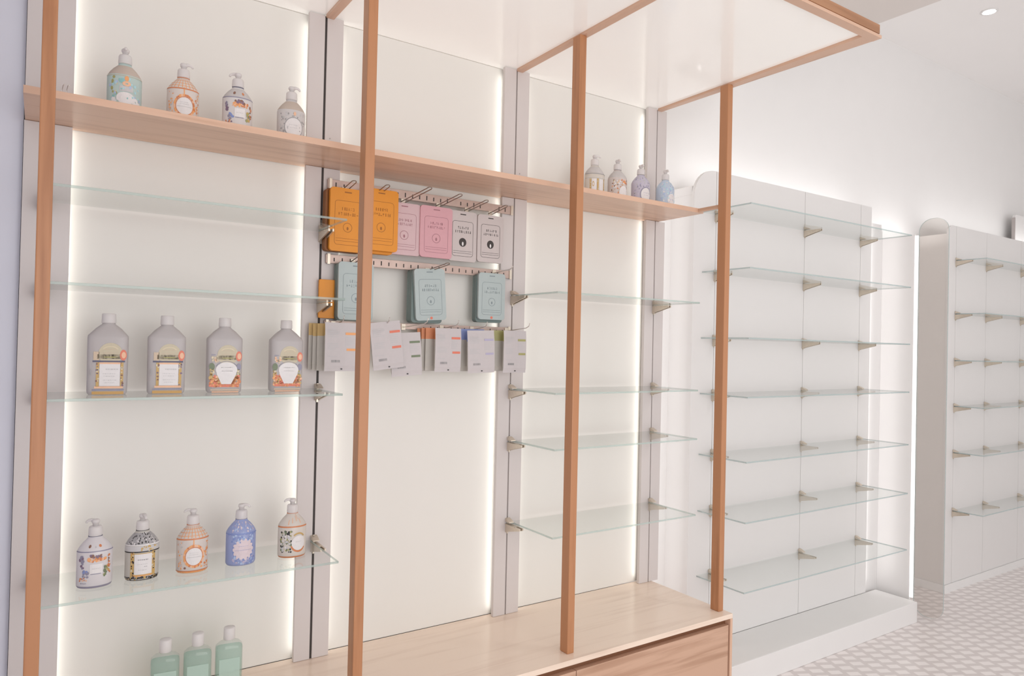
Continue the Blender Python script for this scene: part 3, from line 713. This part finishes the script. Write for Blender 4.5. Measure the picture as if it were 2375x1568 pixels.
for x, z, ln, l in [(.083, 2.376, .10, 'wire hook holding the left orange pack'), (.221, 2.380, .10, 'wire hook holding the right orange pack'), (.337, 2.364, .235, 'long wire hook above the half hidden pink pack'), (.500, 2.368, .185, 'long wire hook above the pink pack'),
                    (.640, 2.366, .160, 'wire hook above the left white pack'), (.762, 2.366, .12, 'wire hook above the right white pack')]: hook(x, z, ln, l)
g4 = 'blue grey packs in the middle row'
pack('orange pack edge showing behind the leftmost blue grey pack', .040, -.022, 2.02, .10, .150, .010, ORG, g4, printed=False, side=ORG, r=.006)
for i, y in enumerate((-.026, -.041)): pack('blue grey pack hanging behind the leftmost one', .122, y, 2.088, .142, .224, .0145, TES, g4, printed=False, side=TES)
pack('blue grey pack cut by the second wooden post in the middle row', .126, -.056, 2.092, .144, .226, .013, TEA, g4, ti, seed=7, side=TEA)
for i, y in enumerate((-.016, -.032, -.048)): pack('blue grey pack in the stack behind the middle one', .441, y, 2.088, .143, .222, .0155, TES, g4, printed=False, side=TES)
pack('blue grey pack tilted on its hook in the centre of the middle row', .441, -.064, 2.092, .142, .215, .013, TEA, g4, ti, seed=8, side=TEA, rx=0, dot=True).rotation_euler = (0, math.radians(-4), 0)
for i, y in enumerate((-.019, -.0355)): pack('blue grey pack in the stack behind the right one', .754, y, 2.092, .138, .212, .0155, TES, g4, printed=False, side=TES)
pack('blue grey pack at the right end of the middle row', .757, -.052, 2.098, .138, .206, .013, TEA, g4, ti, seed=9, side=TEA, dot=True)
hook(.126, 2.096, .08, 'wire hook holding the leftmost blue grey pack'); hook(.455, 2.086, .175, 'wire hook holding the tilted blue grey pack'); hook(.790, 2.104, .15, 'bright wire hook holding the right blue grey pack', mat=CHROME, double=False)

# white sachets, backs outward
PAPER = P('sachet_paper', (.62, .58, .59), .5, .1, .03); SEDGE = P('sachet_edge', (.56, .53, .49), .5, .1, .04)
def sachet(label, x, yf, ztop, w, h, bar, topcol, group, ry=0, rz=0, printed=True, t_=.008, seed=0):
    t = thing('sachet', label, 'sachet', (x, yf + t_ / 2, ztop), group); t.rotation_euler = (0, ry, rz)
    mb = MB()
    n = 7
    def ring(z, th): return [(-w / 2, -th / 2, z), (w / 2, -th / 2, z), (w / 2, th / 2, z), (-w / 2, th / 2, z)]
    zs = [0, -.010, -.03, -h * .26, -h * .27, -h * .6, -h + .02, -h + .008, -h]; th = [.001, .0018, t_ * .7, t_, t_, t_, t_ * .8, .0018, .001]
    R = [[mb.bm.verts.new(p) for p in ring(z, q)] for z, q in zip(zs, th)]
    for k, (a, b) in enumerate(zip(R, R[1:])):
        for i in range(4):
            f = mb.bm.faces.new((a[i], a[(i + 1) % 4], b[(i + 1) % 4], b[i])); f.material_index = (1 if k < 3 else 2) if (i or not printed) else 0
    f = mb.bm.faces.new(R[0]); f = mb.bm.faces.new(R[-1][::-1])
    po = link('pouch', mb, [PAPER, INK[topcol], SEDGE], t, world=False)
    if printed:
        rnd = random.Random(seed); y = -t_ / 2
        def quad(ink_mb, x0, x1, z0, z1): ink_mb.box(x0, x1, y - .0008, y - .0002, z0, z1)
        m1 = MB(); quad(m1, w * .12, w * .46, -h * .25, -h * .20); quad(m1, w * .16, w * .46, -h * .58, -h * .53); merge(po, [(m1, INK[bar])])
        m2 = MB()
        for k in range(9):
            z = -h * (.16 + .035 * k) - (.02 if k > 4 else 0); quad(m2, -w * .42, -w * .42 + w * rnd.uniform(.25, .38), z, z + .0022)
        for k in range(5):
            z = -h * (.30 + .04 * k); quad(m2, w * .12, w * rnd.uniform(.3, .44), z, z + .002)
        quad(m2, -w * .40, -w * .12, -h * .70, -h * .69)
        merge(po, [(m2, INK['silver'])])
        m3 = MB()
        for k in range(9): quad(m3, -w * .3 + k * w * .03, -w * .3 + k * w * .03 + w * rnd.uniform(.01, .022), -h * .82, -h * .77)
        merge(po, [(m3, INK['grey'])])
        m4 = MB(); m4.prism([(w * .02 + .0035 * math.cos(a * PI / 5), -h * .955 + .0025 * math.sin(a * PI / 5)) for a in range(10)], 1, y * .2 - .003, y * .2 - .001); merge(po, [(m4, INK['black'])])
    return t
gs = 'white sachets hanging in the lowest row'
def stack(xs, ys, z, w, h, top, lab):
    for x, y in zip(xs, ys): sachet(lab, x, y, z + random.uniform(-.003, .003), w, h, 'silver', top, gs, 0, -.30, False)
stack([.012, .022, .033], [-.045, -.064, -.083], 1.848, .122, .178, 'gold', 'sachet with a yellow top edge at the left end of the lowest row')
sachet('white sachet with orange bars left of the second wooden post', .052, -.112, 1.852, .128, .184, 'orange', 'gold', gs, 0, 0, seed=1)
sachet('white sachet with red bars, right of the second wooden post', .220, -.128, 1.862, .134, .186, 'red', 'silver', gs, math.radians(-7), .08, seed=2)
sachet('white sachet with dark green bars, hanging lower behind the red barred one', .322, -.100, 1.822, .134, .174, 'green', 'green', gs, math.radians(-4), .0, seed=3)
stack([.470, .481, .492], [-.045, -.062, -.079], 1.846, .122, .178, 'rust', 'sachet with an orange top edge in the middle of the lowest row')
sachet('white sachet with red bars in the middle of the lowest row', .516, -.105, 1.846, .126, .182, 'red', 'rust', gs, 0, .06, seed=4)
stack([.632, .643], [-.048, -.070], 1.846, .122, .180, 'blue', 'sachet with a blue top edge in the lowest row')
sachet('white sachet with pale violet bars and a blue stack behind it', .672, -.108, 1.842, .134, .182, 'lilac', 'blue', gs, math.radians(-2), 0, seed=5)
stack([.808, .822], [-.048, -.070], 1.844, .120, .178, 'olive', 'sachet with a yellow green top edge in the lowest row')
sachet('white sachet with green bars at the right end of the lowest row', .852, -.104, 1.846, .124, .186, 'olive', 'olive', gs, 0, .05, seed=6)
for x, ln, l in [(.052, .12, 'wire hook of the leftmost white sachets'), (.232, .13, 'upturned wire hook right of the second wooden post'), (.352, .225, 'long upturned wire hook above the green barred sachet'), (.530, .15, 'upturned wire hook of the middle sachets'), (.680, .13, 'wire hook of the blue edged sachets'), (.862, .185, 'long upturned wire hook at the right end of the lowest row')]:
    hook(x, 1.846, ln, l, .025, False, CHROME)

wl_ = thing('wire_stand', 'thin wire stand on the oak shelf beside the first wooden post', 'stand', (-.858, -.10, ZS))
for xx in (-.864, -.852):
    link('wire', MB().tube([(xx, -.10, ZS + .0005), (xx, -.10, ZS + .06), (xx + .003, -.104, ZS + .076), (xx + .007, -.108, ZS + .08)], .0013, 6), CHROME, wl_)
link('foot', MB().box(-.868, -.848, -.106, -.094, ZS, ZS + .002, bev=.0004), CHROME, wl_)
